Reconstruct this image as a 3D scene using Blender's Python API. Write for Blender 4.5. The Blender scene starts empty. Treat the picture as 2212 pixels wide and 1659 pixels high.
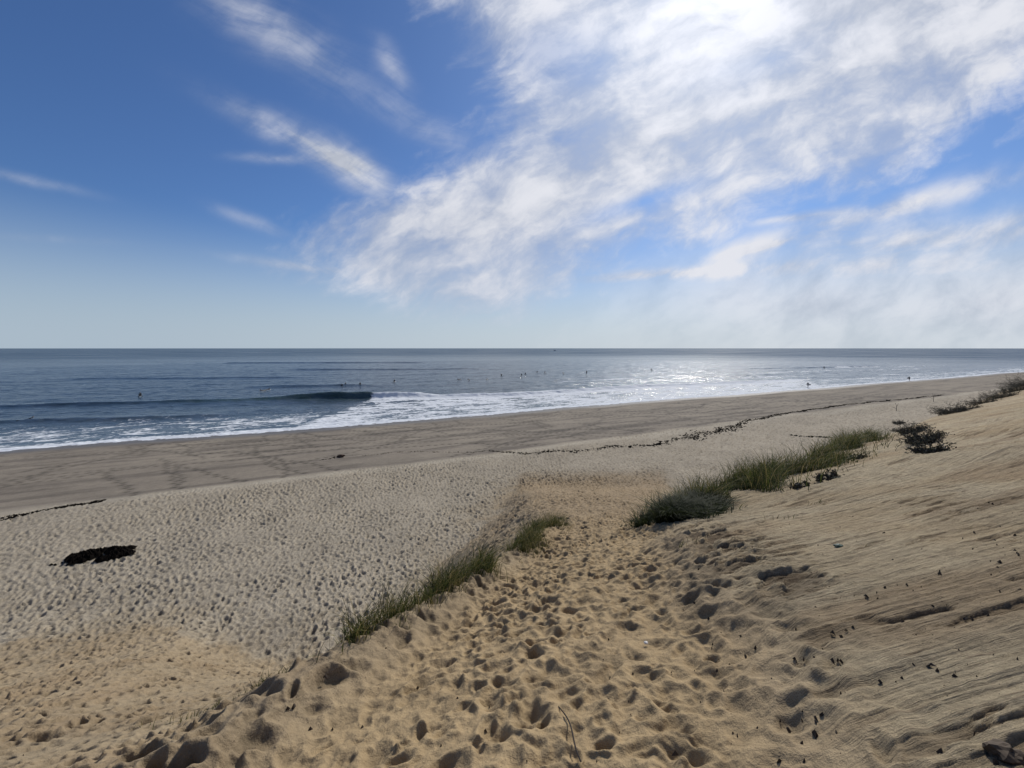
import bpy, math, random
import numpy as np
from mathutils import Vector, Matrix, kdtree
random.seed(7); rng=np.random.default_rng(11)
scene=bpy.context.scene
COL=scene.collection
scene.view_settings.view_transform='Standard'
scene.view_settings.look='None'
scene.view_settings.exposure=0
H=13.0; F=860.0
# ---------------------------------------------------------------- noise
def hsh(ix,iy,seed):
    ix=ix.astype(np.int64)&0xffffffff; iy=iy.astype(np.int64)&0xffffffff
    h=(ix*374761393+iy*668265263+seed*974711)&0xffffffff
    h=((h^(h>>13))*1274126177)&0xffffffff
    h=((h^(h>>16))*2246822519)&0xffffffff
    h=h^(h>>15)
    return (h&0xffffff)/float(0xffffff)
def vnoise(x,y,seed=0):
    x=np.asarray(x,float);y=np.asarray(y,float)
    xi=np.floor(x);yi=np.floor(y);fx=x-xi;fy=y-yi
    fx=fx*fx*fx*(fx*(fx*6-15)+10);fy=fy*fy*fy*(fy*(fy*6-15)+10)
    a=hsh(xi,yi,seed);b=hsh(xi+1,yi,seed);c=hsh(xi,yi+1,seed);d=hsh(xi+1,yi+1,seed)
    return (a+(b-a)*fx)*(1-fy)+(c+(d-c)*fx)*fy-0.5
def fbm(x,y,seed=0,o=4):
    r=0;a=1.0;s=0
    for i in range(o):
        r=r+a*vnoise(x*2**i+i*17.3,y*2**i-i*9.1,seed+i);s+=a;a*=.5
    return r/s*1.6
def sst(a,b,x):
    t=np.clip((x-a)/(b-a),0,1);return t*t*(3-2*t)
def smax(a,b,k):
    h=np.clip(.5+.5*(a-b)/k,0,1);return b+(a-b)*h+k*h*(1-h)
def smin(a,b,k): return -smax(-a,-b,k)
def prints(x,y,cell,seed,ra=.45,rb=.3,prob=.9,rim=.35,inner=.25):
    gx=np.floor(x/cell);gy=np.floor(y/cell);out=np.zeros_like(x)
    for i in (-1,0,1):
        for j in (-1,0,1):
            cx=gx+i;cy=gy+j
            px=(cx+.1+.8*hsh(cx,cy,seed))*cell;py=(cy+.1+.8*hsh(cx,cy,seed+1))*cell
            an=hsh(cx,cy,seed+2)*6.28;sz=.6+.7*hsh(cx,cy,seed+3);on=(hsh(cx,cy,seed+4)<prob)
            dp=.45+.8*hsh(cx,cy,seed+5)
            dx=x-px;dy=y-py;c=np.cos(an);s=np.sin(an)
            u=(dx*c+dy*s)/(ra*cell*sz);v=(-dx*s+dy*c)/(rb*cell*sz)
            r=np.sqrt(u*u+v*v)
            out+=on*dp*(-(1-sst(inner,1.1,r))+rim*np.exp(-((r-1.35)*3.0)**2))
    return out
# ---------------------------------------------------------------- terrain
def coast(x,y): return .44*x-.898*y+72.7, .898*x+.44*y
def ground_base(x,y,full=False):
    t,s=coast(x,y)
    tw=t+2.2*fbm(s/26,s*0+3.1,5,3)*(1-sst(45,60,t))
    beach=np.interp(tw,[-400,-60,-8,0,10,28,36,38.5,43,60],[-9,-4,-.6,0,.75,2.35,2.90,3.12,2.9,3.1])
    beach=beach+.25*fbm(x/9,y/9,21,3)*sst(34,42,t)
    te=np.interp(s,[-60,-12,-1.5,0,1.1,4.6,6.8,9.4,26,108,400],[73,70.6,69.5,68.5,67.8,64.9,65.3,65.3,62.8,50,49])
    te=te+.9*fbm(s/5.,s*0+.7,31,3)*sst(5,12,s)
    sc=.03*np.clip(s,-30,112)+.6*sst(50,100,s)
    def face(tt): return 11.6-.385*(72.7-np.minimum(tt,72.7))+.33*np.clip(tt-72.7,0,16)+sc
    fa=face(t); ze=face(te)
    st=np.interp(s,[-30,-9,-4,-1,3],[.42,.45,.52,.68,.8])
    dune=smin(fa,ze-st*(te-t),.15)
    dune=dune+.35*fbm(x/4.5,y/4.5,41,3)*sst(1.5,5,np.hypot(x,y))*sst(60,70,t)*np.clip(s/8,0.25,1)
    hw=np.interp(y,[9.2,13.9,20,28,45],[1.2,1.7,2.9,5,7])+.7*fbm(x/3+5,y/3,44,3)*sst(10,16,y)
    dx=np.abs(x-(1.85+.2*(y-9.2)))
    ramp=11.4-.29*y-np.log1p(np.exp(np.clip((dx-hw)*3,-30,30)))/3*.75-np.clip(8.5-y,0,100)*.35-np.clip(y-31,0,100)*.5
    z=smax(beach,dune,.9*sst(0,-6,s)+.5); z=smax(z,ramp,.35)
    xl=-3.1+.39*y; xb=.95+.25*y
    pm=sst(.1,.9,x-xl)*sst(-.3,.5,xb-x+.3*fbm(x*1.1,y*1.1,8,3))*sst(11.5,8,y)*sst(-6,-3,y)
    z=z-.15*pm+.15*np.exp(-((x-xl-.05)/.3)**2)*sst(1.5,3.5,y)*sst(11,9,y)
    dif=np.maximum(dune,ramp)-beach
    zone_dune=sst(-.3,.5,dif)
    if full:
        nn=1.3*fbm(x/2.6,y/2.6,61,5)+1.3*fbm(x*1.6,y*1.6,66,5)
        zone_dune=sst(-.5,.9,dif+.5*nn)
    pathm=np.clip(pm+sst(.6,-.3,dx-hw)*sst(7,10,y)*sst(34,29,y),0,1)
    if full: return z,t,s,zone_dune,pathm,sst(-2.2,1.5,dif+nn)
    return z,t,s,zone_dune,pathm,beach
def zs(x,y): return float(ground_base(np.array([float(x)]),np.array([float(y)]))[0][0])
YS=np.exp(np.linspace(math.log(1.2),math.log(900),5000))
def sight(px,py):
    """point of the ground seen along a surveyed bearing / depression"""
    u=(px-1106)/F;v=(py-752)/F
    g=ground_base(u*YS,YS)[0]
    g=np.maximum(g,0)
    k=np.argmax(H-v*YS<g)
    Y=YS[k];return Vector((u*Y,Y,float(g[k])))

def grid_mesh(name,X,Y,Z,close,cols=None,attrs=None):
    nr,nc=X.shape
    co=np.stack([X,Y,Z],-1).reshape(-1,3).astype(np.float32)
    i=np.arange(nr-1)[:,None];j=np.arange(nc if close else nc-1)[None,:]
    j2=(j+1)%nc
    q=np.stack([i*nc+j,i*nc+j2,(i+1)*nc+j2,(i+1)*nc+j],-1).reshape(-1,4).astype(np.int32)
    me=bpy.data.meshes.new(name)
    me.vertices.add(len(co));me.vertices.foreach_set('co',co.ravel())
    me.loops.add(q.size);me.loops.foreach_set('vertex_index',q.ravel())
    me.polygons.add(len(q));me.polygons.foreach_set('loop_start',np.arange(0,q.size,4,dtype=np.int32))
    me.polygons.foreach_set('loop_total',np.full(len(q),4,dtype=np.int32))
    me.polygons.foreach_set('use_smooth',np.ones(len(q),dtype=bool))
    me.update(calc_edges=True)
    if cols is not None:
        a=me.color_attributes.new('Col','FLOAT_COLOR','POINT')
        c=np.concatenate([cols.reshape(-1,3),np.ones((nr*nc,1))],1).astype(np.float32)
        a.data.foreach_set('color',c.ravel())
    for k,v in (attrs or {}).items():
        a=me.attributes.new(k,'FLOAT','POINT');a.data.foreach_set('value',v.ravel().astype(np.float32))
    ob=bpy.data.objects.new(name,me);COL.objects.link(ob);return ob

# ---------------------------------------------------------------- material helpers
def newmat(name):
    m=bpy.data.materials.new(name);m.use_nodes=True
    nt=m.node_tree;b=nt.nodes['Principled BSDF'];return m,nt,b
class G:
    def __init__(s,nt): s.nt=nt;s.n=nt.nodes;s.l=nt.links
    def _in(s,sock,v):
        if isinstance(v,bpy.types.NodeSocket): s.l.new(v,sock)
        else: sock.default_value=v
    def m(s,op,a,b=None,c=None,clamp=False):
        n=s.n.new('ShaderNodeMath');n.operation=op;n.use_clamp=clamp
        s._in(n.inputs[0],a)
        if b is not None:s._in(n.inputs[1],b)
        if c is not None:s._in(n.inputs[2],c)
        return n.outputs[0]
    def add(s,a,b):return s.m('ADD',a,b)
    def sub(s,a,b):return s.m('SUBTRACT',a,b)
    def mul(s,a,b):return s.m('MULTIPLY',a,b)
    def ss(s,x,a,b,lo=0.,hi=1.):
        n=s.n.new('ShaderNodeMapRange');n.interpolation_type='SMOOTHSTEP'
        s._in(n.inputs['Value'],x);n.inputs['From Min'].default_value=a;n.inputs['From Max'].default_value=b
        n.inputs['To Min'].default_value=lo;n.inputs['To Max'].default_value=hi;return n.outputs[0]
    def noise(s,vec,scale,detail=4,rough=.5,dist=0.,color=False):
        n=s.n.new('ShaderNodeTexNoise');s.l.new(vec,n.inputs['Vector'])
        n.inputs['Scale'].default_value=scale;n.inputs['Detail'].default_value=detail
        n.inputs['Roughness'].default_value=rough;n.inputs['Distortion'].default_value=dist
        return n.outputs['Color' if color else 'Fac']
    def vec(s,x,y,z=0.):
        n=s.n.new('ShaderNodeCombineXYZ');s._in(n.inputs[0],x);s._in(n.inputs[1],y);s._in(n.inputs[2],z);return n.outputs[0]
    def vm(s,op,a,b):
        n=s.n.new('ShaderNodeVectorMath');n.operation=op;s._in(n.inputs[0],a);s._in(n.inputs[1],b);return n.outputs[0]
    def mix(s,f,a,b,mode='MIX'):
        n=s.n.new('ShaderNodeMix');n.data_type='RGBA';n.blend_type=mode
        s._in(n.inputs[0],f);s._in(n.inputs[6],a);s._in(n.inputs[7],b);return n.outputs[2]
    def shmix(s,f,a,b):
        n=s.n.new('ShaderNodeMixShader');s._in(n.inputs[0],f);s.l.new(a,n.inputs[1]);s.l.new(b,n.inputs[2]);return n.outputs[0]
    def bump(s,h,st,dist,nrm=None):
        n=s.n.new('ShaderNodeBump');s.l.new(h,n.inputs['Height']);n.inputs['Strength'].default_value=st
        n.inputs['Distance'].default_value=dist
        if nrm is not None:s.l.new(nrm,n.inputs['Normal'])
        return n.outputs[0]
    def attr(s,name,out='Fac'):
        n=s.n.new('ShaderNodeAttribute');n.attribute_name=name;return n.outputs[out]
def simple(name,col,rough=.7,var=.3,scale=8):
    m,nt,b=newmat(name);g=G(nt);tc=nt.nodes.new('ShaderNodeTexCoord')
    n=g.noise(tc.outputs['Object'],scale,5,.6)
    c=g.mix(n,tuple(v*(1-var) for v in col)+(1,),tuple(min(1,v*(1+var)) for v in col)+(1,))
    nt.links.new(c,b.inputs['Base Color']);b.inputs['Roughness'].default_value=rough
    return m

# ---------------------------------------------------------------- GROUND mesh
r=np.concatenate([np.exp(np.linspace(math.log(.4),math.log(1.6),60)),np.exp(np.linspace(math.log(1.6),math.log(45),900))[1:],np.exp(np.linspace(math.log(45),math.log(400),260))[1:],np.exp(np.linspace(math.log(400),math.log(26000),40))[1:]])
a=np.concatenate([np.radians(np.linspace(-58,58,1200)),np.radians(np.linspace(58,302,60))[1:-1]])
R,A=np.meshgrid(r,a,indexing='ij')
X=R*np.sin(A);Y=R*np.cos(A)
z,t,s,zd,pm,zc=ground_base(X,Y,True)
# foreshore human tracks
trk=[]
for k in range(170):
    s0=rng.uniform(-60,150);t0=rng.uniform(10,36);ang=rng.uniform(-.5,.5)+(0 if rng.random()<.5 else 1.4)+(math.pi if rng.random()<.5 else 0);n=int(rng.uniform(20,80))
    ss_,tt_=s0,t0
    for i in range(n):
        ang+=rng.normal(0,.09);ss_+=.75*math.cos(ang);tt_+=.75*math.sin(ang)
        if not(5<tt_<37):break
        sx=ss_-.12*math.sin(ang)*(1 if i%2 else -1);tx=tt_+.12*math.cos(ang)*(1 if i%2 else -1)
        tt=tx-72.7; trk.append(((.44*tt+.898*sx),(-.898*tt+.44*sx)))
kd=kdtree.KDTree(len(trk))
for i,p in enumerate(trk):kd.insert((p[0],p[1],0),i)
kd.balance()
tf=np.zeros(X.shape)
sel=np.argwhere((t>4)&(t<38)&(np.abs(A)<.97)&(R<130))
xs=X[sel[:,0],sel[:,1]];ys_=Y[sel[:,0],sel[:,1]]
dd=np.array([kd.find((xs[i],ys_[i],0))[2] for i in range(len(xs))])
tf[sel[:,0],sel[:,1]]=np.exp(-(dd/.25)**2)
fl=(1-zd)*sst(36.5,39,t+1.6*fbm(X/4,Y/4,3,2))
wx=X+.07*fbm(X*4,Y*4,88,3);wy=Y+.07*fbm(X*4+40,Y*4,89,3)
pp=prints(wx,wy,.27,100,.46,.28,.85,.55,.3)+.7*prints(wx+.13,wy+.31,.18,140,.5,.32,.85,.5,.3)+.4*prints(wx+9.13,wy+3.31,.12,145,.5,.35,.8,.4,.1)
bp=prints(wx,wy,.36,200,.44,.28,.9,.45,.4)+.8*prints(wx+3.3,wy+1.7,.24,240,.46,.32,.85,.45,.4)
q=Y-(.05*X+.0125*np.clip(X,-5,22)**2)
facem=zd*(1-pm)*sst(-.3,.6,X-(.95+.25*Y))
qw=q+.045*fbm(X*.8,Y*.8,299,2)
rip=fbm(X*.30,qw*6.,300,4)
rip3=1-np.abs(fbm(X*.4+3,qw*9,330,4))*3
rip2=sst(.12,.24,fbm(X*1.9+9,qw*12,320,5))
mott=fbm(X*.9,Y*.9,340,4)
leftd=zd*(1-pm)*(1-facem)
lp=prints(wx+7,wy+2,.34,260,.44,.28,.85,.4,.35)+.7*prints(wx+17,wy+12,.23,265,.45,.30,.8,.4,.3)
nearf=.6+.4*sst(3,6.5,Y)
fary=sst(12,17,Y)
z=z+pm*(1-fary)*(.048*nearf*pp*np.clip(.95+.9*mott,.4,1.6)+.035*fbm(X*2.4,Y*2.4,350,4)+.02*fbm(X*7,Y*7,351,4))
z=z+(fl+pm*fary)*.066*bp*(.85+.8*fbm(X/3,Y/3,77,3))
gate=sst(-.05,.2,fbm(X*1.3,q*2.2,345,3))
z=z+facem*(.03*rip+.012*rip3-.018*rip2*gate+.015*fbm(X*1.2,q*2.5,360,3)+.010*fbm(X*2.2,qw*20,365,4))
z=z+leftd*(.075*lp*np.clip(.9+mott,.3,1.5)+.04*mott+.02*fbm(X*9,Y*9,361,3))
xbk=1.05+.25*Y
bk=np.exp(-((X-xbk-.45)/.5)**2)*sst(2.6,3.8,Y)*sst(8.5,6.5,Y)*zd
lg=fbm(X*2.0,(Y-.25*X)*5.,370,5)
z=z+bk*(.05*sst(-.04,.04,lg)+.07*fbm(X*5,Y*9,372,5))
z=z-.035*tf
z=z+.010*fbm(X*12,Y*12,371,2)*zd*(R<25)
fore=(1-zd)*(1-fl)
def C(r_,g_,b_):return np.array([r_,g_,b_])[None,None,:]
def L(c,d,m):return c*(1-m[...,None])+d*m[...,None]
one=np.ones(X.shape+(3,))
c=one*C(.335,.290,.220)
c=L(c,C(.215,.184,.144)*one,np.clip(fore*(.9+.5*fbm(X/7,Y/7,400,3)),0,1))
stk=sst(.0,.35,fbm(s/9,t/1.3,410,5))*fore
c=L(c,C(.115,.098,.08)*one,stk*.7)
lines=np.clip(1-np.abs(fbm(s/14,t/5+s/30,415,3))*14,0,1)*fore*sst(-.1,.2,fbm(s/6,t/6,416,2))
c=L(c,C(.09,.075,.06)*one,lines*.55)
stw=t+2.2*fbm(s/26,s*0+3.1,5,3)
wet=sst(8,1.5,stw+1.0*fbm(s/6,t/6,420,3))
c=L(c,C(.11,.096,.08)*one,wet*.85)
tl=t-1.5*fbm(s/12,s*0,430,2)
c=L(c,C(.38,.335,.26)*one,np.exp(-((tl-38.2)/.9)**2)*(1-zd)*.8)
c=L(c,C(.13,.11,.09)*one,np.exp(-((tl-36.4)/.35)**2)*(1-zd)*.4*sst(-.2,.2,fbm(s/8,s*0,433,3)))
c=L(c,C(.275,.22,.145)*one,np.clip(zc,0,1))
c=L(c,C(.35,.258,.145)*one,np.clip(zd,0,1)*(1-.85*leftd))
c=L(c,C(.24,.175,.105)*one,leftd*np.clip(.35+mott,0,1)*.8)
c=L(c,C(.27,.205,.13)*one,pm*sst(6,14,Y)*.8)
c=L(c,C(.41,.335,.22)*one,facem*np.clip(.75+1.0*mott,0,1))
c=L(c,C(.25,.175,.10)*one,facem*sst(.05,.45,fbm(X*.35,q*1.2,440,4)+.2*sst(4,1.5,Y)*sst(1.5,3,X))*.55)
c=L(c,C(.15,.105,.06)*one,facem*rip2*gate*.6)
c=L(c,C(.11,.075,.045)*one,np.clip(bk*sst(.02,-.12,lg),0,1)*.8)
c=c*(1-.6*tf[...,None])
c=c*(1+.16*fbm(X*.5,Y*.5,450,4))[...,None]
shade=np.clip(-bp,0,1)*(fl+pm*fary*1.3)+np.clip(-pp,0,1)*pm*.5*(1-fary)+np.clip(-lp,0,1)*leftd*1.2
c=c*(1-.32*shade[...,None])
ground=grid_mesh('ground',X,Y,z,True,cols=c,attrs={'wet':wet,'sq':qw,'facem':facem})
ground['kind']='structure';ground['label']='sandy dune sloping down to a trampled beach';ground['category']='ground'
m,nt,b=newmat('sand');g=G(nt);tc=nt.nodes.new('ShaderNodeTexCoord');P=tc.outputs['Object']
col=g.attr('Col','Color')
n1=g.noise(P,160,3,.7);n2=g.noise(P,14,6,.65);n3=g.noise(P,2.2,5,.6)
f=g.add(g.add(g.mul(n1,.45),g.mul(n2,.55)),g.mul(n3,.35))
f=g.ss(f,.35,1.0,.62,1.36)
cc=g.mix(1.0,col,g.vec(f,f,f),'MULTIPLY')
sp_=nt.nodes.new('ShaderNodeSeparateXYZ');nt.links.new(P,sp_.inputs[0])
SV=g.vec(g.mul(sp_.outputs[0],1.0),g.mul(g.attr('sq'),17.),0.)
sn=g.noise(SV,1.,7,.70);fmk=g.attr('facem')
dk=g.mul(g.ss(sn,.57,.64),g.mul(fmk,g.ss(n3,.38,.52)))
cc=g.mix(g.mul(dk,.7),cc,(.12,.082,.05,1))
vo=nt.nodes.new('ShaderNodeTexVoronoi');vo.inputs['Scale'].default_value=22;nt.links.new(P,vo.inputs['Vector'])
sp=g.mul(g.ss(vo.outputs['Distance'],.18,.08),g.ss(g.noise(P,1.3,3),.50,.60))
cc=g.mix(g.mul(sp,.65),cc,(.06,.042,.03,1))
nt.links.new(cc,b.inputs['Base Color'])
nt.links.new(g.ss(g.attr('wet'),0,1,.95,.42),b.inputs['Roughness'])
b.inputs['Specular IOR Level'].default_value=.2
bm=g.bump(n1,.3,.01);bm=g.bump(n2,.6,.06,bm);bm=g.bump(g.mul(sn,fmk),1.,.075,bm)
nt.links.new(bm,b.inputs['Normal'])
ground.data.materials.append(m)

# ---------------------------------------------------------------- SEA
r=np.concatenate([np.exp(np.linspace(math.log(40),math.log(420),900)),np.exp(np.linspace(math.log(420),math.log(30000),130))[1:]])
a=np.radians(np.linspace(-75,75,1100))
R,A=np.meshgrid(r,a,indexing='ij');X=R*np.sin(A);Y=R*np.cos(A)
t,s=coast(X,Y);stw=t+2.2*fbm(s/26,s*0+3.1,5,3)
fade=sst(0,-25,stw)*sst(900,200,R)
off=-stw
Z=fade*(.18*np.sin(off/3.4+1.8*fbm(s/60,off/60,500,3)*3)*(.4+fbm(s/40,off/30,505,3))+.18*fbm(s/9,off/3.2,510,4)+.11*fbm(s/2.5,off/1.1,520,3))
lw=np.interp(X,[-400,-112,-48,-36,0,46,84,140,400],[20,87,102,104,109,134,148,176,300])+1.2*fbm(X/14,X*0,530,3)
am=np.interp(X,[-250,-112,-80,-58,-47,-38,-20,30,90,130],[.2,.6,.6,.8,1.75,1.9,.8,.6,.4,0])*(1+.35*fbm(X/9,X*0+5,533,3))
d=(Y-lw)
prof=np.where(d<0,np.exp(-(d/1.2)**2),np.exp(-(d/5)**2))
Z=Z+am*prof*.95
lw2=np.interp(X,[-200,-88,-67,-40],[47,68.6,73.5,82])+.6*fbm(X/8,X*0,531,3)
d2=Y-lw2;am2=np.interp(X,[-150,-70,-58,-52],[.45,.5,.3,0])
Z=Z+am2*np.where(d2<0,np.exp(-(d2/1.1)**2),np.exp(-(d2/3.2)**2))
for (xa,xb_,ya,sl,hh) in [(-85,-45,133,.1,.6),(-190,-90,165,.1,.5),(70,130,172,.4,.5),(-130,-20,235,.1,.6),(140,260,245,.3,.6),(-300,-80,340,.05,.7)]:
    dd_=Y-(ya+sl*(X-xa)+1.5*fbm(X/20,X*0,int(ya),2));aa=sst(xa-12,xa+12,X)*sst(xb_+12,xb_-12,X)
    Z=Z+hh*aa*np.where(dd_<0,np.exp(-(dd_/2.2)**2),np.exp(-(dd_/6)**2))
Z=Z+.04*sst(3,-2,stw)
brk=sst(-38,-34,X)*sst(150,95,X)
lace=fbm(s/5,off/2.2,540,5);lace2=1-np.abs(fbm(s/3.2+lace*2,off/1.8,550,4))*3.2
foam=np.zeros(X.shape)
foam=np.maximum(foam,brk*sst(1.6,-.2,d+.6*lace*3)*sst(-9,-1,d)*1.1)
inner=brk*sst(0,-6,d)*sst(-2,2,off)
foam=np.maximum(foam,inner*np.clip(.40+.5*lace+.4*np.clip(lace2,0,1),0,1))
foam=np.maximum(foam,(1-brk)*sst(38,10,off+10*lace)*np.clip(.18+.6*np.clip(lace2,0,1)+.5*lace,0,1)*.85)
foam=np.maximum(foam,sst(3.6,.3,off+1.5*lace))
foam=np.maximum(foam,brk*np.exp(-((d-7)/5)**2)*np.clip(.2+.9*lace,0,1)*.6)
foam=np.maximum(foam,np.exp(-((off-9-2*lace)/1.2)**2)*sst(-110,-80,X)*np.clip(.5+lace,0,1)*.8)
for (xa,xb_,ya,sl) in [(60,140,160,.38),(95,170,150,.35),(150,260,215,.32),(170,240,190,.3),(10,70,150,.5),(110,190,200,.4),(40,90,138,.5),(200,330,260,.3)]:
    dd_=Y-(ya+sl*(X-xa));foam=np.maximum(foam,sst(xa-8,xa+14,X)*sst(xb_+14,xb_-14,X)*np.exp(-(dd_/2.6)**2)*np.clip(.5+1.3*lace,0,1))
foam=np.maximum(foam,np.exp(-((d2+1)/.6)**2)*np.clip(lace*1.5,0,1)*(X<-52)*.6)
foam=np.maximum(foam,np.exp(-((d-1.2)/.8)**2)*sst(-110,-60,X)*sst(-34,-44,X)*np.clip(.15+lace*1.2,0,1)*.8)
Z=Z+foam*.14*fbm(X*1.3,Y*1.3,560,3)
green=np.where(d<.3,np.exp(-((d+.9)/1.3)**2),0)*sst(-95,-58,X)*sst(-34,-38,X)
far=sst(160,1100,R)
sea=grid_mesh('sea',X,Y,Z,False,attrs={'foam':np.clip(foam,0,1),'face':green,'off':np.clip(off/40,0,1),'far':far})
sea['kind']='structure';sea['label']='blue-grey ocean with small breaking surf';sea['category']='water'
m,nt,b=newmat('sea_water');g=G(nt);tc=nt.nodes.new('ShaderNodeTexCoord');P=tc.outputs['Object']
mp=nt.nodes.new('ShaderNodeMapping');nt.links.new(P,mp.inputs[0]);mp.inputs['Rotation'].default_value=(0,0,math.radians(-22));mp.inputs['Scale'].default_value=(.45,1,1)
Q=mp.outputs[0]
w1=g.noise(Q,.9,4,.55);w2=g.noise(Q,.12,4,.55);w3=g.noise(Q,4.,3,.6)
hgt=g.add(g.add(g.mul(w1,.32),g.mul(w2,.9)),g.mul(w3,.07))
bm=g.bump(hgt,1.0,1.0)
nt.links.new(bm,b.inputs['Normal'])
fo=g.attr('foam');fn=g.noise(P,1.6,6,.7);fm=g.ss(g.add(fo,g.mul(g.sub(fn,.5),1.1)),.36,.66)
fm=g.mul(fm,g.ss(fo,.02,.2))
fce=g.attr('face')
wc=g.mix(g.attr('off'),(.08,.105,.115,1),(.022,.038,.050,1))
wc=g.mix(g.mul(fce,.9),wc,(.035,.065,.04,1))
wc=g.mix(fm,wc,(.66,.69,.72,1))
nt.links.new(wc,b.inputs['Base Color'])
nt.links.new(g.ss(fm,0,1,.15,.85),b.inputs['Roughness'])
b.inputs['IOR'].default_value=1.33
nt.links.new(g.ss(fm,0,1,.5,.2),b.inputs['Specular IOR Level'])
gl_=nt.nodes.new('ShaderNodeBsdfGlossy');gl_.inputs['Roughness'].default_value=.45;gl_.inputs['Color'].default_value=(.8,.85,.9,1);nt.links.new(bm,gl_.inputs['Normal'])
df=nt.nodes.new('ShaderNodeBsdfDiffuse');df.inputs['Color'].default_value=(.055,.095,.15,1)
gf=g.ss(g.noise(Q,.35,4,.65),.38,.66,.01,.10)
o1=g.shmix(g.mul(g.sub(1.,fm),gf),b.outputs[0],gl_.outputs[0])
wind=g.ss(g.noise(Q,.012,3,.5),.35,.65,.8,1.15)
o2=g.shmix(g.mul(g.mul(g.ss(g.attr('far'),0,1,.15,.68),g.sub(1.,fm)),wind),o1,df.outputs[0])
nt.links.new(o2,nt.nodes['Material Output'].inputs['Surface'])
sea.data.materials.append(m)

# ---------------------------------------------------------------- WORLD
AZ=math.radians(26);EL=math.radians(40)
SD=(math.sin(AZ)*math.cos(EL),math.cos(AZ)*math.cos(EL),math.sin(EL))
w=bpy.data.worlds.new('World');scene.world=w;w.use_nodes=True;nt=w.node_tree;g=G(nt)
bg=nt.nodes['Background'];bg.inputs['Strength'].default_value=.1
sky=nt.nodes.new('ShaderNodeTexSky');sky.sky_type='NISHITA';sky.sun_disc=False
sky.sun_elevation=EL;sky.sun_rotation=AZ;sky.air_density=1.0;sky.dust_density=.6;sky.ozone_density=2.0
tc=nt.nodes.new('ShaderNodeTexCoord');D=tc.outputs['Generated']
sx=nt.nodes.new('ShaderNodeSeparateXYZ');nt.links.new(D,sx.inputs[0]);x,y,zz=sx.outputs
yy=g.m('MAXIMUM',y,.08);U=g.m('DIVIDE',x,yy);W=g.m('DIVIDE',zz,yy)
UV0=g.vec(U,W)
def warp(v,sc,amt,det=4):
    n_=g.noise(v,sc,det,.55,0,True)
    return g.vm('ADD',v,g.vm('MULTIPLY',g.vm('SUBTRACT',n_,(.5,.5,.5)),(amt,amt,0)))
UV=warp(UV0,2.2,.20,2)
UVf=warp(UV0,4.,.14,5)
def rotst(vec,ang,sx_,sy_):
    mp=nt.nodes.new('ShaderNodeMapping');mp.vector_type='POINT';nt.links.new(vec,mp.inputs[0])
    mp.inputs['Rotation'].default_value=(0,0,-ang)
    m2=nt.nodes.new('ShaderNodeMapping');nt.links.new(mp.outputs[0],m2.inputs[0]);m2.inputs['Scale'].default_value=(sx_,sy_,1)
    return m2.outputs[0]
nA=g.noise(rotst(UV,math.radians(-27),3.,16),1.,8,.6)
nB=g.noise(rotst(UV,math.radians(24),2.4,9),1.,10,.60)
nC=g.noise(rotst(UVf,math.radians(36),2.6,4.8),1.,12,.60)
nM_=g.noise(rotst(UVf,math.radians(28),6.,10.),1.,8,.60)
nL=g.noise(rotst(UVf,math.radians(30),2.4,3.6),1.,4,.5)
selr=g.ss(U,-.2,.35)
nW=g.add(g.mul(nA,g.sub(1.,selr)),g.mul(nB,selr))
def curve(v,lo,hi,pts):
    mr=nt.nodes.new('ShaderNodeMapRange');nt.links.new(v,mr.inputs[0]);mr.inputs[1].default_value=lo;mr.inputs[2].default_value=hi
    fc=nt.nodes.new('ShaderNodeFloatCurve');nt.links.new(mr.outputs[0],fc.inputs['Value'])
    cu=fc.mapping.curves[0];fc.mapping.use_clip=False
    P_=[((a_-lo)/(hi-lo),b_) for a_,b_ in pts]
    cu.points[0].location=P_[0];cu.points[1].location=P_[-1]
    for p in P_[1:-1]:cu.points.new(*p)
    fc.mapping.update();return fc.outputs[0]
wlow=curve(U,-.6,1.6,[(-.6,.13),(-.3,.085),(0,.085),(.2256,.19),(.45,.29),(.69,.37),(1.04,.50),(1.286,.65),(1.6,.85)])
ul1=curve(W,0,1.2,[(0,.84),(.1,.74),(.16,.58),(.235,.50),(.41,.74),(.49,.89),(.6,1.0),(.68,.98),(.874,.86),(1.2,.65)])
uleft=g.sub(ul1,1.)
e=g.m('MINIMUM',g.mul(g.sub(W,wlow),1.0),g.mul(g.sub(U,uleft),.7))
nM=g.add(g.add(g.mul(nC,.42),g.mul(nB,.33)),g.mul(nM_,.25))
main=g.ss(g.add(e,g.mul(g.sub(nM,.5),.85)),-.10,.10)
def gauss(u0,w0,an,la,lb,st,wob=2.0):
    ca,sa=math.cos(math.radians(an)),math.sin(math.radians(an))
    du=g.sub(U,u0);dw=g.sub(W,w0)
    p1=g.mul(g.add(g.mul(du,ca),g.mul(dw,sa)),1/la);p2=g.mul(g.sub(g.mul(dw,ca),g.mul(du,sa)),1/lb)
    p1=g.add(p1,g.mul(g.sub(nL,.5),wob));p2=g.add(p2,g.mul(g.sub(nC,.5),wob))
    rr=g.add(g.mul(p1,p1),g.mul(p2,p2))
    return g.mul(g.m('EXPONENT',g.mul(rr,-1.)),st)
dn=g.add(g.add(g.mul(nL,.35),g.mul(nB,.25)),g.add(g.mul(nM_,.4),g.mul(e,.32)))
dens=g.ss(dn,.42,.62,.52,1.)
hole=g.add(g.add(gauss(.12,.75,0,.12,.08,.45,3.),gauss(.33,.37,18,.14,.022,.55,2.)),g.add(gauss(.5,.24,4,.22,.030,.5,2.),gauss(.62,.72,20,.16,.05,.2,3.)))
main=g.mul(main,g.m('MAXIMUM',g.sub(dens,hole),.0))
tot=None
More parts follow.
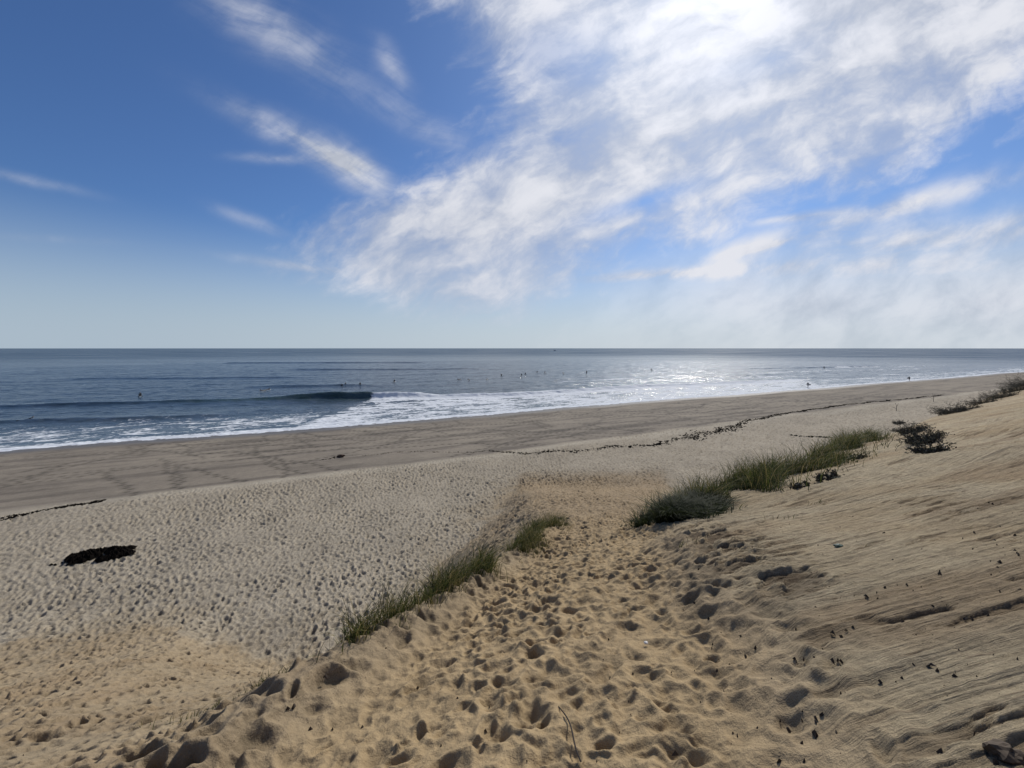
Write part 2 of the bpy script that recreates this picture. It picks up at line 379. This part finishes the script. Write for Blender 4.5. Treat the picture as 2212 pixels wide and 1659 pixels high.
for (u0,w0,an,la,lb,st) in [(-.55,.53,-27,.17,.030,.7),(-.40,.45,-33,.13,.040,.85),(-.565,.475,-3,.10,.012,.5),(-.60,.80,-32,.2,.055,.5),(-.30,.70,-62,.07,.026,.4),
   (-1.21,.42,-12,.13,.012,.3),(-.65,.316,-20,.08,.016,.3),(-.22,.56,-28,.17,.035,.3),(-.50,.20,-8,.15,.013,.8),
   (1.02,.37,15,.42,.030,.95),(1.1,.28,5,.5,.05,.9),(.63,.255,12,.09,.008,.6),(.36,.185,4,.25,.014,.9),(1.0,.20,2,.6,.035,.8),(-1.17,.275,-3,.15,.010,.15),(.72,.33,8,.12,.011,.7)]:
    e_=gauss(u0,w0,an,la,lb,st,1.2)
    tot=e_ if tot is None else g.add(tot,e_)
wis=g.mul(tot,g.ss(g.add(g.mul(nW,.65),g.mul(nM_,.35)),.34,.64,.15,1.15))
veil=g.mul(g.mul(g.ss(U,-.1,.8),g.ss(W,.38,.10)),g.ss(nL,.25,.75,.55,.85))
front=g.ss(y,.02,.2)
mask=g.m('MINIMUM',g.m('MAXIMUM',g.m('MAXIMUM',main,wis),veil),1.)
mask=g.mul(mask,g.mul(front,g.ss(W,.0,.12,.45,1.)))
base=g.mix(1.0,sky.outputs[0],(.43,.61,.88,1),'MULTIPLY')
dt=nt.nodes.new('ShaderNodeVectorMath');dt.operation='DOT_PRODUCT';nt.links.new(D,dt.inputs[0]);dt.inputs[1].default_value=SD
dots=g.m('MAXIMUM',dt.outputs['Value'],0.)
gl=g.m('POWER',dots,6.);gl2=g.m('POWER',dots,60.)
hz=g.mix(g.ss(U,-1.1,.6),(4.2,5.1,6.0,1),(5.7,6.4,7.0,1))
haze=g.ss(zz,.0,.28,.92,0.)
base=g.mix(haze,base,hz)
tx=g.add(g.add(g.mul(nM_,.40),g.mul(nB,.20)),g.mul(nL,.40))
shf=g.ss(tx,.40,.60)
shade=g.add(g.mul(shf,2.7),5.0)
lum=g.mul(shade,g.add(g.add(.94,g.mul(gl,.17)),g.mul(gl2,.25)))
lum=g.add(lum,g.mul(g.ss(W,.35,.0),.4))
tint=g.mix(shf,(.88,.96,1.14,1),(.97,.99,1.07,1))
cl=g.mix(1.0,tint,g.vec(lum,lum,lum),'MULTIPLY')
fin=g.mix(mask,base,cl)
glc=g.mul(gl2,.4);fin=g.mix(1.0,fin,g.vec(glc,glc,glc),'ADD')
nt.links.new(fin,bg.inputs['Color'])
w.cycles.sampling_method='MANUAL';w.cycles.sample_map_resolution=256
sl=bpy.data.lights.new('sun','SUN');sl.energy=3.3;sl.angle=math.radians(.7);sl.color=(1,.95,.87)
so=bpy.data.objects.new('sun',sl);COL.objects.link(so);so.rotation_euler=Vector(SD).to_track_quat('Z','Y').to_euler()

# ---------------------------------------------------------------- camera
cd=bpy.data.cameras.new('camera');cd.lens=14;cd.sensor_width=36;cd.shift_y=-77.5/2212;cd.clip_end=60000;cd.clip_start=.05
co=bpy.data.objects.new('camera',cd);COL.objects.link(co);co.location=(0,0,H);co.rotation_euler=(math.radians(90),0,0);scene.camera=co

# ---------------------------------------------------------------- generic objects
def mk(name,verts,faces,mats,loc=(0,0,0),smooth=False,matidx=None,parent=None):
    me=bpy.data.meshes.new(name);me.from_pydata([tuple(v) for v in verts],[],faces)
    for m_ in mats:me.materials.append(m_)
    if smooth:me.polygons.foreach_set('use_smooth',[True]*len(me.polygons))
    if matidx is not None:me.polygons.foreach_set('material_index',matidx)
    me.update();ob=bpy.data.objects.new(name,me);COL.objects.link(ob);ob.location=loc
    if parent:ob.parent=parent
    return ob
def tag(ob,label,cat,group=None,kind=None):
    ob['label']=label;ob['category']=cat
    if group:ob['group']=group
    if kind:ob['kind']=kind
def blades(pts,mats,name,origin,wd=.006,seg=4,lean=(.25,.9),wind=(.3,-.1),wts=(5,3,1.6)):
    V=[];Fc=[];MI=[]
    for (bx,by,bz,h) in pts:
        an=random.uniform(0,6.283);ln=random.uniform(*lean)*h
        dx=math.cos(an)*ln+wind[0]*h*.6;dy=math.sin(an)*ln+wind[1]*h*.6
        wa=random.uniform(0,3.14);wx=math.cos(wa)*wd;wy=math.sin(wa)*wd
        i0=len(V);mi=random.choices(range(len(mats)),wts[:len(mats)])[0]
        for k in range(seg+1):
            f=k/seg;zz_=h*(f-.28*f*f*f);cx=bx+dx*f*f;cy=by+dy*f*f;ww=(1-f)**.7
            V.append((cx-wx*ww-origin[0],cy-wy*ww-origin[1],bz+zz_-origin[2]))
            V.append((cx+wx*ww-origin[0],cy+wy*ww-origin[1],bz+zz_-origin[2]))
            if k:
                Fc.append((i0+2*k-2,i0+2*k-1,i0+2*k+1,i0+2*k));MI.append(mi)
    return mk(name,V,Fc,mats,origin,matidx=MI)
def leafmat(name,col,tr_=.35):
    m=simple(name,col,.65,.45,2.5);nt=m.node_tree;b=nt.nodes['Principled BSDF'];b.inputs['Specular IOR Level'].default_value=.15
    tr=nt.nodes.new('ShaderNodeBsdfTranslucent');mx=nt.nodes.new('ShaderNodeMixShader');mx.inputs[0].default_value=tr_
    nt.links.new(b.inputs['Base Color'].links[0].from_socket,tr.inputs['Color'])
    nt.links.new(b.outputs[0],mx.inputs[1]);nt.links.new(tr.outputs[0],mx.inputs[2])
    nt.links.new(mx.outputs[0],nt.nodes['Material Output'].inputs['Surface']);return m
gm=[leafmat('grass_green',(.085,.10,.027)),leafmat('grass_dark',(.026,.035,.013)),leafmat('grass_straw',(.27,.22,.09))]
def band(poly,widths,n,hr,clump=.6,pw=None,fq=1.4,seed=700,hv=.8):
    P=[Vector((p[0],p[1],0)) for p in poly];ls=[(P[i+1]-P[i]).length for i in range(len(P)-1)]
    wl=[l*(pw[i] if pw else 1) for i,l in enumerate(ls)]
    xs_=[];ys2=[];hs=[]
    while len(xs_)<n:
        i=random.choices(range(len(ls)),wl)[0]
        f=random.random();p=P[i].lerp(P[i+1],f);wd_=widths[i]*(1-f)+widths[i+1]*f
        nrm=(P[i+1]-P[i]).normalized();nrm=Vector((-nrm.y,nrm.x,0));o=random.gauss(0,.5)*wd_
        q_=p+nrm*o
        cn=float(fbm(np.array([q_.x*fq]),np.array([q_.y*fq]),seed,2)[0])
        if cn<-.3+.35*clump+random.uniform(-.12,.12):continue
        xs_.append(q_.x);ys2.append(q_.y);hs.append(random.uniform(*hr)*(1+hv*cn)*(1-.35*min(1,abs(o)/max(wd_,.01))))
    zz_=ground_base(np.array(xs_),np.array(ys2))[0]-.05
    return list(zip(xs_,ys2,zz_,hs))
pr=[(3.35,8.4),(4.2,9.5),(5.6,10.4),(8.5,12.5),(12,15.4),(16,18.8),(19.3,21.4)]
b1=blades(band(pr,[.5,.9,1.4,1.3,1.2,1.1,.5],7800,(.22,.95),1.15,[1.2,1.5,1.3,1,1,1],1.3,703,1.4),gm,'beach_grass',(8,12,zs(8,12)),wd=.008,wts=(5,3,2))
tag(b1,'dense green beach grass along the dune lip','grass',kind='stuff')
b4=blades(band(pr,[.8,1.2,1.6,1.5,1.3,1.3,.6],6000,(.12,.4),.95,None,1.3,703),[gm[1],gm[0]],'grass_thatch',(8,12,zs(8,12)),wd=.013,lean=(.5,1.6),wts=(6,1))
tag(b4,'low dark thatch at the base of the beach grass','grass',kind='stuff')
pc=[(2.95,8.1),(3.5,8.4),(4.3,9.0)]
b3=blades(band(pc,[.6,.7,.45],6500,(.25,.70),.5,None,3.),[gm[1],gm[0]],'grass_clump',(3.5,8.5,zs(3.5,8.5)),wd=.011,lean=(.5,1.4),wts=(14,1))
tag(b3,'dark bushy green clump at the edge of the path','grass',kind='stuff')
pl=[(-1.95,3.2),(-1.62,3.85),(-1.22,4.85),(-.60,6.2),(.02,7.7),(.53,9.2),(1.0,10.9)]
b2=blades(band(pl,[.14,.16,.24,.34,.42,.5,.5],5400,(.14,.5),.75,[.3,.45,.7,1,1.3,1.5],2.2,725,1.3),gm,'beach_grass',(-.6,6.5,zs(-.6,6.5)),wd=.0048,wts=(5,2.5,2.5))
tag(b2,'green beach grass along the edge of the path ridge','grass',kind='stuff')
for (px,py,h,n) in [(562,1335,.4,60),(465,1465,.3,22),(400,1505,.3,20),(565,1425,.3,24),(605,1410,.32,30),(640,1405,.3,34),(515,1425,.25,18),(430,1440,.22,14),(350,1490,.25,12),(300,1500,.2,10),(1215,1125,.3,50),(1165,1150,.35,60),(1870,1175,.1,8),(1690,1120,.2,16),(1760,1090,.2,14),(1480,1180,.2,20)]:
    p=sight(px,py)
    if p.y>7 and px<700: p=Vector(((px-1106)/F*5.,5.,zs((px-1106)/F*5.,5.)))
    pts=[(p.x+random.gauss(0,.07),p.y+random.gauss(0,.07),0,h*random.uniform(.5,1.15)) for _ in range(n)]
    pts=[(a_,b_,zs(a_,b_)-.05,c_) for a_,b_,_,c_ in pts]
    ob=blades(pts,gm,'grass_tuft',tuple(p),wd=.0045,lean=(.1,.5),wts=(4,2,1));tag(ob,'sparse tuft of beach grass growing from sand','grass tuft','grass tufts on the dune slope')
bmats=[simple('brush_dark',(.035,.030,.022),.8,.4,5),simple('brush_green',(.045,.05,.022),.8,.4,5)]
def twig(V,Fc,p0,p1,r0,r1):
    d_=(p1-p0);q_=d_.to_track_quat('Z','Y');i0=len(V)
    for (p,rr_) in ((p0,r0),(p1,r1)):
        for k in range(4):
            V.append(p+q_@Vector((math.cos(k*1.571)*rr_,math.sin(k*1.571)*rr_,0)))
    for k in range(4):Fc.append((i0+k,i0+(k+1)%4,i0+4+(k+1)%4,i0+4+k))
def shrub(loc,wd_,ht,n=120,el=1.,rot=0.):
    V=[];Fc=[]
    for i in range(n):
        an=random.uniform(0,6.283);rr_=random.random()**.6*wd_*.5
        ax=math.cos(an)*rr_;ay=math.sin(an)*rr_*el
        bx=ax*math.cos(rot)-ay*math.sin(rot);by=ax*math.sin(rot)+ay*math.cos(rot)
        p=Vector((bx,by,zs(loc.x+bx,loc.y+by)-loc.z-.03));dr=Vector((math.cos(an)*random.uniform(.2,1.2),math.sin(an)*random.uniform(.2,1.2),random.uniform(.3,1.)))
        ln=ht*random.uniform(.3,1.)*.4
        for k in range(3):
            p2=p+dr.normalized()*ln;twig(V,Fc,p,p2,.012*(1-.25*k),.012*(.75-.25*k))
            for j in range(4):
                q0=p.lerp(p2,random.random());q1=q0+Vector((random.gauss(0,1),random.gauss(0,1),random.gauss(.3,.8))).normalized()*ln*.5
                twig(V,Fc,q0,q1,.006,.003)
                l0=q1;sz=.035;aa=Vector((random.gauss(0,1),random.gauss(0,1),random.gauss(0,1))).normalized()*sz;bb=Vector((random.gauss(0,1),random.gauss(0,1),random.gauss(0,1))).normalized()*sz
                i0=len(V);V.extend([l0,l0+aa,l0+aa+bb,l0+bb]);Fc.append((i0,i0+1,i0+2,i0+3))
            p=p2;dr=dr+Vector((random.gauss(0,.4),random.gauss(0,.4),random.gauss(-.25,.3)))
    ob=mk('shrub',V,Fc,bmats,loc,matidx=[1 if random.random()<.3 else 0 for _ in Fc])
    tag(ob,'low dark tangled brush on the dune lip','shrub','brush clumps on the dune');return ob
for (px,py,wd_,ht,n) in [(1940,915,1.5,.6,110),(1968,935,1.3,.6,120),(1995,952,1.3,.5,110),(2010,977,.7,.35,60),(2055,893,2.4,1.1,110),(2085,886,2.,.7,60),(2120,872,3.,.9,80),(2160,860,3.4,1.3,110),(2195,845,3.6,1.6,120),(2212,834,4.,2.2,140),(1850,992,.9,.2,40),(1790,1032,.8,.2,40),(1735,1050,.6,.15,30)]:
    shrub(sight(px,py),wd_,ht,n,.45,.6)
wm=simple('seaweed',(.007,.0055,.0045),1.,.4,10);wm.node_tree.nodes['Principled BSDF'].inputs['Specular IOR Level'].default_value=.05
def scraps(pts,name,origin,lo,hi,flat=.4,mat=None):
    V=[];Fc=[]
    for (x_,y_,z_) in pts:
        sz=lo+(hi-lo)*random.random()**2;an=random.uniform(0,6.28);i0=len(V);k=6;el=random.uniform(.25,.7)
        for j in range(k):
            b_=j*6.283/k;rr_=sz*random.uniform(.6,1.2)
            ex=math.cos(b_)*rr_;ey=math.sin(b_)*rr_*el
            V.append((x_-origin[0]+ex*math.cos(an)-ey*math.sin(an),y_-origin[1]+ex*math.sin(an)+ey*math.cos(an),z_-origin[2]-.02+random.uniform(0,.02)))
        V.append((x_-origin[0],y_-origin[1],z_-origin[2]+sz*flat*random.uniform(.5,1.3)))
        for j in range(k):Fc.append((i0+j,i0+(j+1)%k,i0+k))
    return mk(name,V,Fc,[mat or wm],origin)
def wrack(pxs,n,wd_,lo,hi,gap=.1):
    P=[sight(*p) for p in pxs];xs_=[];ys2=[]
    ls=[(P[i+1]-P[i]).length for i in range(len(P)-1)]
    for _ in range(n):
        i=random.choices(range(len(ls)),ls)[0];f=random.random();p=P[i].lerp(P[i+1],f)
        cn=float(fbm(np.array([p.x*.35]),np.array([p.y*.35]),810,3)[0])
        if cn<random.uniform(-.8,gap):continue
        o=random.gauss(0,wd_)*(1+4*max(0,cn))+.9*float(fbm(np.array([p.x*.5]),np.array([3.]),811,4)[0]);xs_.append(p.x+o*.44);ys2.append(p.y-o*.9)
    zl=ground_base(np.array(xs_),np.array(ys2))[0]
    o=scraps(list(zip(xs_,ys2,zl)),'seaweed_line',tuple(P[0]),lo,hi)
    tag(o,'thin line of dark washed-up seaweed on sand','seaweed',kind='stuff')
wrack([(760,985),(850,977),(940,977),(1060,976)],260,.12,.03,.14)
wrack([(1060,976),(1130,978),(1250,973),(1400,961),(1500,941),(1560,928),(1620,908),(1700,893),(1800,878),(1900,867),(2040,853)],5200,.15,.04,.24,-.1)
wrack([(1480,945),(1520,940),(1600,918)],350,.35,.06,.3)
wrack([(0,1122),(60,1110),(120,1100),(225,1082)],900,.1,.04,.16)
wrack([(690,993),(740,987)],80,.15,.05,.2)
wrack([(1720,943),(1790,944)],160,.25,.05,.3)
p=sight(215,1203);pts=[]
while len(pts)<1500:
    a_=random.uniform(0,6.28);rr_=random.random()**.6;ex=math.cos(a_)*rr_*1.7;ey=math.sin(a_)*rr_*.75
    x_=p.x+ex+ .2*ey;y_=p.y+ey+.42*ex*.6
    nn=float(fbm(np.array([x_*1.3]),np.array([y_*1.9]),6,4)[0])
    if nn+.5*(1-rr_)-.10<0:continue
    pts.append((x_,y_,p.z+.05+.34*(1-rr_)*max(.1,.4+1.8*nn)))
o=scraps(pts,'seaweed_pile',tuple(p),.05,.24,.6);tag(o,'flat heap of black seaweed lying on the beach','seaweed')
world=[];bits=simple('plant_scraps',(.045,.032,.022),.85,.4,20)
for _ in range(560):
    px=random.uniform(0,2212) if random.random()<.5 else random.uniform(1500,2212);py=random.uniform(1080,1650)
    q_=sight(px,py)
    if q_.y<16:world.append((q_.x,q_.y,q_.z+.005))
o=scraps(world,'sand_debris',(2,4,10.),.004,.022,.7,bits);tag(o,'scattered dark pebbles and plant scraps on dune sand','debris',kind='stuff')
p0=sight(1205,1535);p1=sight(1262,1658);V=[];Fc=[];prev=None
N=12
for k in range(N+1):
    f=k/N;q_=p0.lerp(p1,f)+Vector((.018*math.sin(f*5),0,0));q_.z=p0.z*(1-f)+p1.z*f+.03+.012*math.sin(f*3.1)
    if prev is not None:twig(V,Fc,prev-p0,q_-p0,.0045,.0045)
    prev=q_
mk_=mk('twig',V,Fc,[simple('twig_bark',(.03,.02,.014),.8)],tuple(p0));tag(mk_,'thin dark curved twig lying on the sand','twig')
def lump(name,loc,sx_,sy_,sz_,mat,rough=.3):
    import bmesh
    bm_=bmesh.new();bmesh.ops.create_icosphere(bm_,subdivisions=3,radius=1)
    for v_ in bm_.verts:
        n_=float(fbm(np.array([v_.co.x*1.6+loc[0]]),np.array([v_.co.y*1.6+v_.co.z]),900,3)[0])
        v_.co*=1+rough*n_*1.5;v_.co.x*=sx_;v_.co.y*=sy_;v_.co.z*=sz_
    me=bpy.data.meshes.new(name);bm_.to_mesh(me);bm_.free();me.materials.append(mat)
    ob=bpy.data.objects.new(name,me);COL.objects.link(ob);ob.location=loc;return ob
q_=sight(2172,1628);o=lump('rock',q_+Vector((0,0,.0)),.06,.04,.03,simple('rock_dark',(.075,.052,.032),.85,.4,30),.5);tag(o,'dark brown rock half buried in sand','rock')
q_=sight(1395,1394);o=lump('shell',q_+Vector((0,0,.02)),.018,.014,.01,simple('shell_white',(.75,.72,.66),.5,.1),.2);tag(o,'small white shell lying on the path','shell')
q_=sight(1810,1183);o=lump('debris_scrap',q_+Vector((0,0,.02)),.045,.03,.018,simple('scrap_green',(.04,.075,.05),.6,.3),.3);tag(o,'small greenish scrap lying on the sand slope','debris')
q_=sight(735,988);o=lump('driftwood_log',q_+Vector((0,0,.12)),.40,.2,.16,simple('driftwood',(.07,.045,.03),.9,.4),.35);tag(o,'short brown driftwood chunk on the beach berm','driftwood')
dm=simple('stick_grey',(.09,.075,.06),.9)
for (px,py,h) in [(1936,888,1.3),(2016,868,1.6)]:
    q_=sight(px,py);V=[];Fc=[]
    a0=Vector((0,0,-.1));a1=Vector((.05,0,h*.55));a2=Vector((-.15,0,h));a3=Vector((.45,.1,h*.95));a4=Vector((-.6,.1,h*.5))
    twig(V,Fc,a0,a1,.05,.04);twig(V,Fc,a1,a2,.04,.02);twig(V,Fc,a1,a3,.035,.015);twig(V,Fc,Vector((.02,0,h*.3)),a4,.03,.012)
    o=mk('driftwood_branch',V,Fc,[dm],tuple(q_));tag(o,'forked driftwood branch standing upright in sand','driftwood','driftwood branches on the beach')

# ---------------------------------------------------------------- people
suit=simple('wetsuit',(.012,.013,.016),.5,.2);skin=simple('skin',(.42,.25,.17),.6,.1);hairm=simple('hair',(.04,.025,.015),.8,.2)
def person_mesh(J,E,Rr,head):
    me=bpy.data.meshes.new('person_body');names=list(J);me.from_pydata([J[n_] for n_ in names],[(names.index(a_),names.index(b_)) for a_,b_ in E],[])
    ob=bpy.data.objects.new('tmp',me);COL.objects.link(ob);md=ob.modifiers.new('s','SKIN');md.use_smooth_shade=True
    for i,n_ in enumerate(names):
        rr_=Rr[n_];sv=me.skin_vertices[0].data[i];sv.radius=rr_ if isinstance(rr_,tuple) else (rr_,rr_);sv.use_root=(n_=='pelvis')
    ob.modifiers.new('u','SUBSURF').levels=1
    dg=bpy.context.evaluated_depsgraph_get();dg.update();out=bpy.data.meshes.new_from_object(ob.evaluated_get(dg));bpy.data.objects.remove(ob)
    out.materials.clear();out.materials.append(suit);out.materials.append(skin);out.materials.append(hairm)
    hp=Vector(head)
    for p_ in out.polygons:
        c_=p_.center-hp
        if c_.length<.17: p_.material_index=2 if (c_.z>.03 or c_.y>.03) else 1
        elif any((p_.center-Vector(J[h_])).length<.09 for h_ in ('handL','handR')):p_.material_index=1
        p_.use_smooth=True
    return out
E=[('pelvis','waist'),('waist','chest'),('chest','neck'),('neck','chin'),('chin','head'),('head','crown'),
   ('chest','shL'),('shL','elL'),('elL','wrL'),('wrL','handL'),('chest','shR'),('shR','elR'),('elR','wrR'),('wrR','handR'),
   ('pelvis','hipL'),('hipL','knL'),('knL','anL'),('anL','toL'),('pelvis','hipR'),('hipR','knR'),('knR','anR'),('anR','toR')]
Rr=dict(pelvis=(.15,.11),waist=(.13,.1),chest=(.17,.12),neck=.055,chin=.065,head=.095,crown=.07,shL=.065,elL=.045,wrL=.03,handL=.035,shR=.065,elR=.045,wrR=.03,handR=.035,
   hipL=.09,knL=.06,anL=.04,toL=.035,hipR=.09,knR=.06,anR=.04,toR=.035)
stand=dict(pelvis=(0,0,.93),waist=(0,0,1.1),chest=(0,-.02,1.33),neck=(0,-.02,1.47),chin=(0,-.04,1.54),head=(0,-.03,1.62),crown=(0,-.02,1.7),
   shL=(.2,-.02,1.38),elL=(.27,.03,1.1),wrL=(.25,-.1,.88),handL=(.25,-.15,.8),shR=(-.2,-.02,1.38),elR=(-.3,.04,1.12),wrR=(-.32,-.12,.95),handR=(-.32,-.17,.88),
   hipL=(.1,0,.86),knL=(.11,-.2,.5),anL=(.11,-.14,.1),toL=(.12,-.3,.04),hipR=(-.1,0,.86),knR=(-.11,.05,.48),anR=(-.11,.28,.12),toR=(-.11,.18,.03))
sit=dict(stand);off_=-.83
for k_ in list(sit):
    v_=sit[k_];sit[k_]=(v_[0],v_[1],v_[2]+off_)
sit.update(hipL=(.13,-.05,.05),knL=(.3,-.35,.0),anL=(.33,-.38,-.42),toL=(.33,-.5,-.48),hipR=(-.13,-.05,.05),knR=(-.3,-.35,.0),anR=(-.33,-.38,-.42),toR=(-.33,-.5,-.48),
   elL=(.3,-.1,.3),wrL=(.2,-.3,.16),handL=(.18,-.38,.13),elR=(-.3,-.1,.3),wrR=(-.2,-.3,.16),handR=(-.18,-.38,.13))
lie=dict(pelvis=(0,0,.12),waist=(0,-.2,.15),chest=(0,-.42,.24),neck=(0,-.55,.34),chin=(0,-.62,.38),head=(0,-.68,.44),crown=(0,-.7,.52),
   shL=(.2,-.45,.24),elL=(.38,-.6,.12),wrL=(.36,-.8,0),handL=(.35,-.88,-.04),shR=(-.2,-.45,.24),elR=(-.4,-.4,.14),wrR=(-.42,-.18,.02),handR=(-.42,-.1,-.02),
   hipL=(.1,.08,.12),knL=(.12,.48,.11),anL=(.12,.88,.12),toL=(.12,1.02,.1),hipR=(-.1,.08,.12),knR=(-.12,.48,.11),anR=(-.12,.88,.16),toR=(-.12,1.02,.16))
M={'stand':person_mesh(stand,E,Rr,stand['head']),'sit':person_mesh(sit,E,Rr,sit['head']),'lie':person_mesh(lie,E,Rr,lie['head'])}
bwm=simple('board_foam',(.4,.4,.38),.35,.08)
def board_mesh(Lb=2.3,Wb=.54):
    V=[];Fc=[];n_=14
    for i in range(n_+1):
        f=i/n_;y_=(f-.5)*Lb;wv=Wb*.5*max(.04,(math.sin(math.pi*min(1,f*.94+.03)))**.62);rk=.16*abs(2*f-1)**3*(1 if f<.5 else .4)
        for (a_,h_) in ((-1,0),(-.7,.03),(0,.045),(.7,.03),(1,0),(.7,-.03),(0,-.04),(-.7,-.03)):V.append((a_*wv,y_,h_+rk))
    for i in range(n_):
        for k in range(8):Fc.append((i*8+k,i*8+(k+1)%8,(i+1)*8+(k+1)%8,(i+1)*8+k))
    Fc.append(tuple(range(8)));Fc.append(tuple(reversed(range(n_*8,n_*8+8))))
    i0=len(V);V+=[(.008,Lb*.36,-.03),(.008,Lb*.46,-.03),(.004,Lb*.48,-.2),(-.008,Lb*.36,-.03),(-.008,Lb*.46,-.03),(-.004,Lb*.48,-.2)]
    Fc+=[(i0,i0+1,i0+2),(i0+3,i0+5,i0+4),(i0,i0+3,i0+4,i0+1),(i0+1,i0+4,i0+5,i0+2),(i0,i0+2,i0+5,i0+3)]
    me=bpy.data.meshes.new('surfboard');me.from_pydata(V,[],Fc);me.materials.append(bwm)
    for p_ in me.polygons:p_.use_smooth=True
    return me
BM=board_mesh()
def put(me,name,loc,rz,label,cat,group,rx=0,ry=0,sc=1):
    o_=bpy.data.objects.new(name,me);COL.objects.link(o_);o_.location=loc;o_.rotation_euler=(rx,ry,rz);o_.scale=(sc,sc,sc);tag(o_,label,cat,group);return o_
surf=[(303,856,'sit'),(57,909,'lie'),(567,845,'lie'),(578,843,'lie'),(738,833,'lie'),(746,832,'sit'),(778,832,'sit'),(852,825,'sit'),(992,821,'lie'),(1013,822,'lie'),(1052,821,'lie'),(1083,812,'sit'),(1127,811,'sit'),(1135,809,'sit'),(1177,806,'sit'),(1160,804,'lie'),(1217,807,'lie'),(1267,810,'stand'),(1407,800,'sit'),(1780,795,'sit')]
for (px,py,po) in surf:
    v=(py-752)/F;Yw=(H-.25)/v;Xw=(px-1106)/F*Yw;rz=random.uniform(-1,1)+random.choice([0,math.pi])
    zb=.30
    put(BM,'surfboard',(Xw,Yw,zb-(.02 if po!='stand' else 0)),rz,'pale surfboard floating under a surfer','surfboard','surfboards in the water')
    lab={'sit':'surfer in black wetsuit sitting astride a board','lie':'surfer in black wetsuit lying prone on a board','stand':'person in black wetsuit standing upright on a board'}[po]
    put(M[po],'person',(Xw,Yw,zb+(.02 if po=='sit' else .03)),rz,lab,'person','surfers in the water',sc=1.15)
for (px,py,rz) in [(1745,838,1.9),(1964,823,-1.2)]:
    q_=sight(px,py)
    put(M['stand'],'person',q_,rz,'surfer in black wetsuit walking with a board underarm','person','surfers walking on the beach',sc=1.1)
    c_,s_=math.cos(rz),math.sin(rz);lx=-.36
    put(BM,'surfboard',(q_.x+lx*c_,q_.y+lx*s_,q_.z+1.1),rz,'pale surfboard carried under an arm','surfboard','carried surfboards',ry=math.radians(82))
D_=1900.;bx=(1198-1106)/F*D_
boat=bpy.data.objects.new('fishing_boat',None);COL.objects.link(boat);boat.location=(bx,D_,0);tag(boat,'small white fishing boat far out at sea','boat')
hullm=simple('hull_paint',(.5,.5,.5),.5,.1);cabm=simple('cabin_paint',(.75,.75,.75),.5,.1)
V=[];Fc=[]
secs=[(-7,1.8,1.6),(-3,2.2,1.5),(2,2.1,1.8),(5,1.3,2.3),(7.5,.1,2.9)]
for (xx,hw_,ht) in secs:V+=[(xx,-hw_,ht),(xx*.95,-hw_*.6,-.4),(xx*.95,hw_*.6,-.4),(xx,hw_,ht)]
for i in range(4):
    for k in range(4):Fc.append((i*4+k,i*4+(k+1)%4,(i+1)*4+(k+1)%4,(i+1)*4+k))
Fc.append((0,1,2,3));Fc.append((19,18,17,16))
mk('hull',V,Fc,[hullm],parent=boat)
V=[(-1,-1.3,1.5),(3,-1.2,1.5),(3,1.2,1.5),(-1,1.3,1.5),(-.8,-1.2,4.2),(2.4,-1.1,4.2),(2.4,1.1,4.2),(-.8,1.2,4.2)]
mk('cabin',V,[(0,1,2,3),(4,7,6,5),(0,4,5,1),(1,5,6,2),(2,6,7,3),(3,7,4,0)],[cabm],parent=boat)
V=[];Fc=[];twig(V,Fc,Vector((-1.5,0,1.5)),Vector((-1.5,0,9)),.15,.07);twig(V,Fc,Vector((-1.5,0,3)),Vector((-6,0,6.5)),.1,.06)
mk('mast',V,Fc,[dm],parent=boat)
print('done')
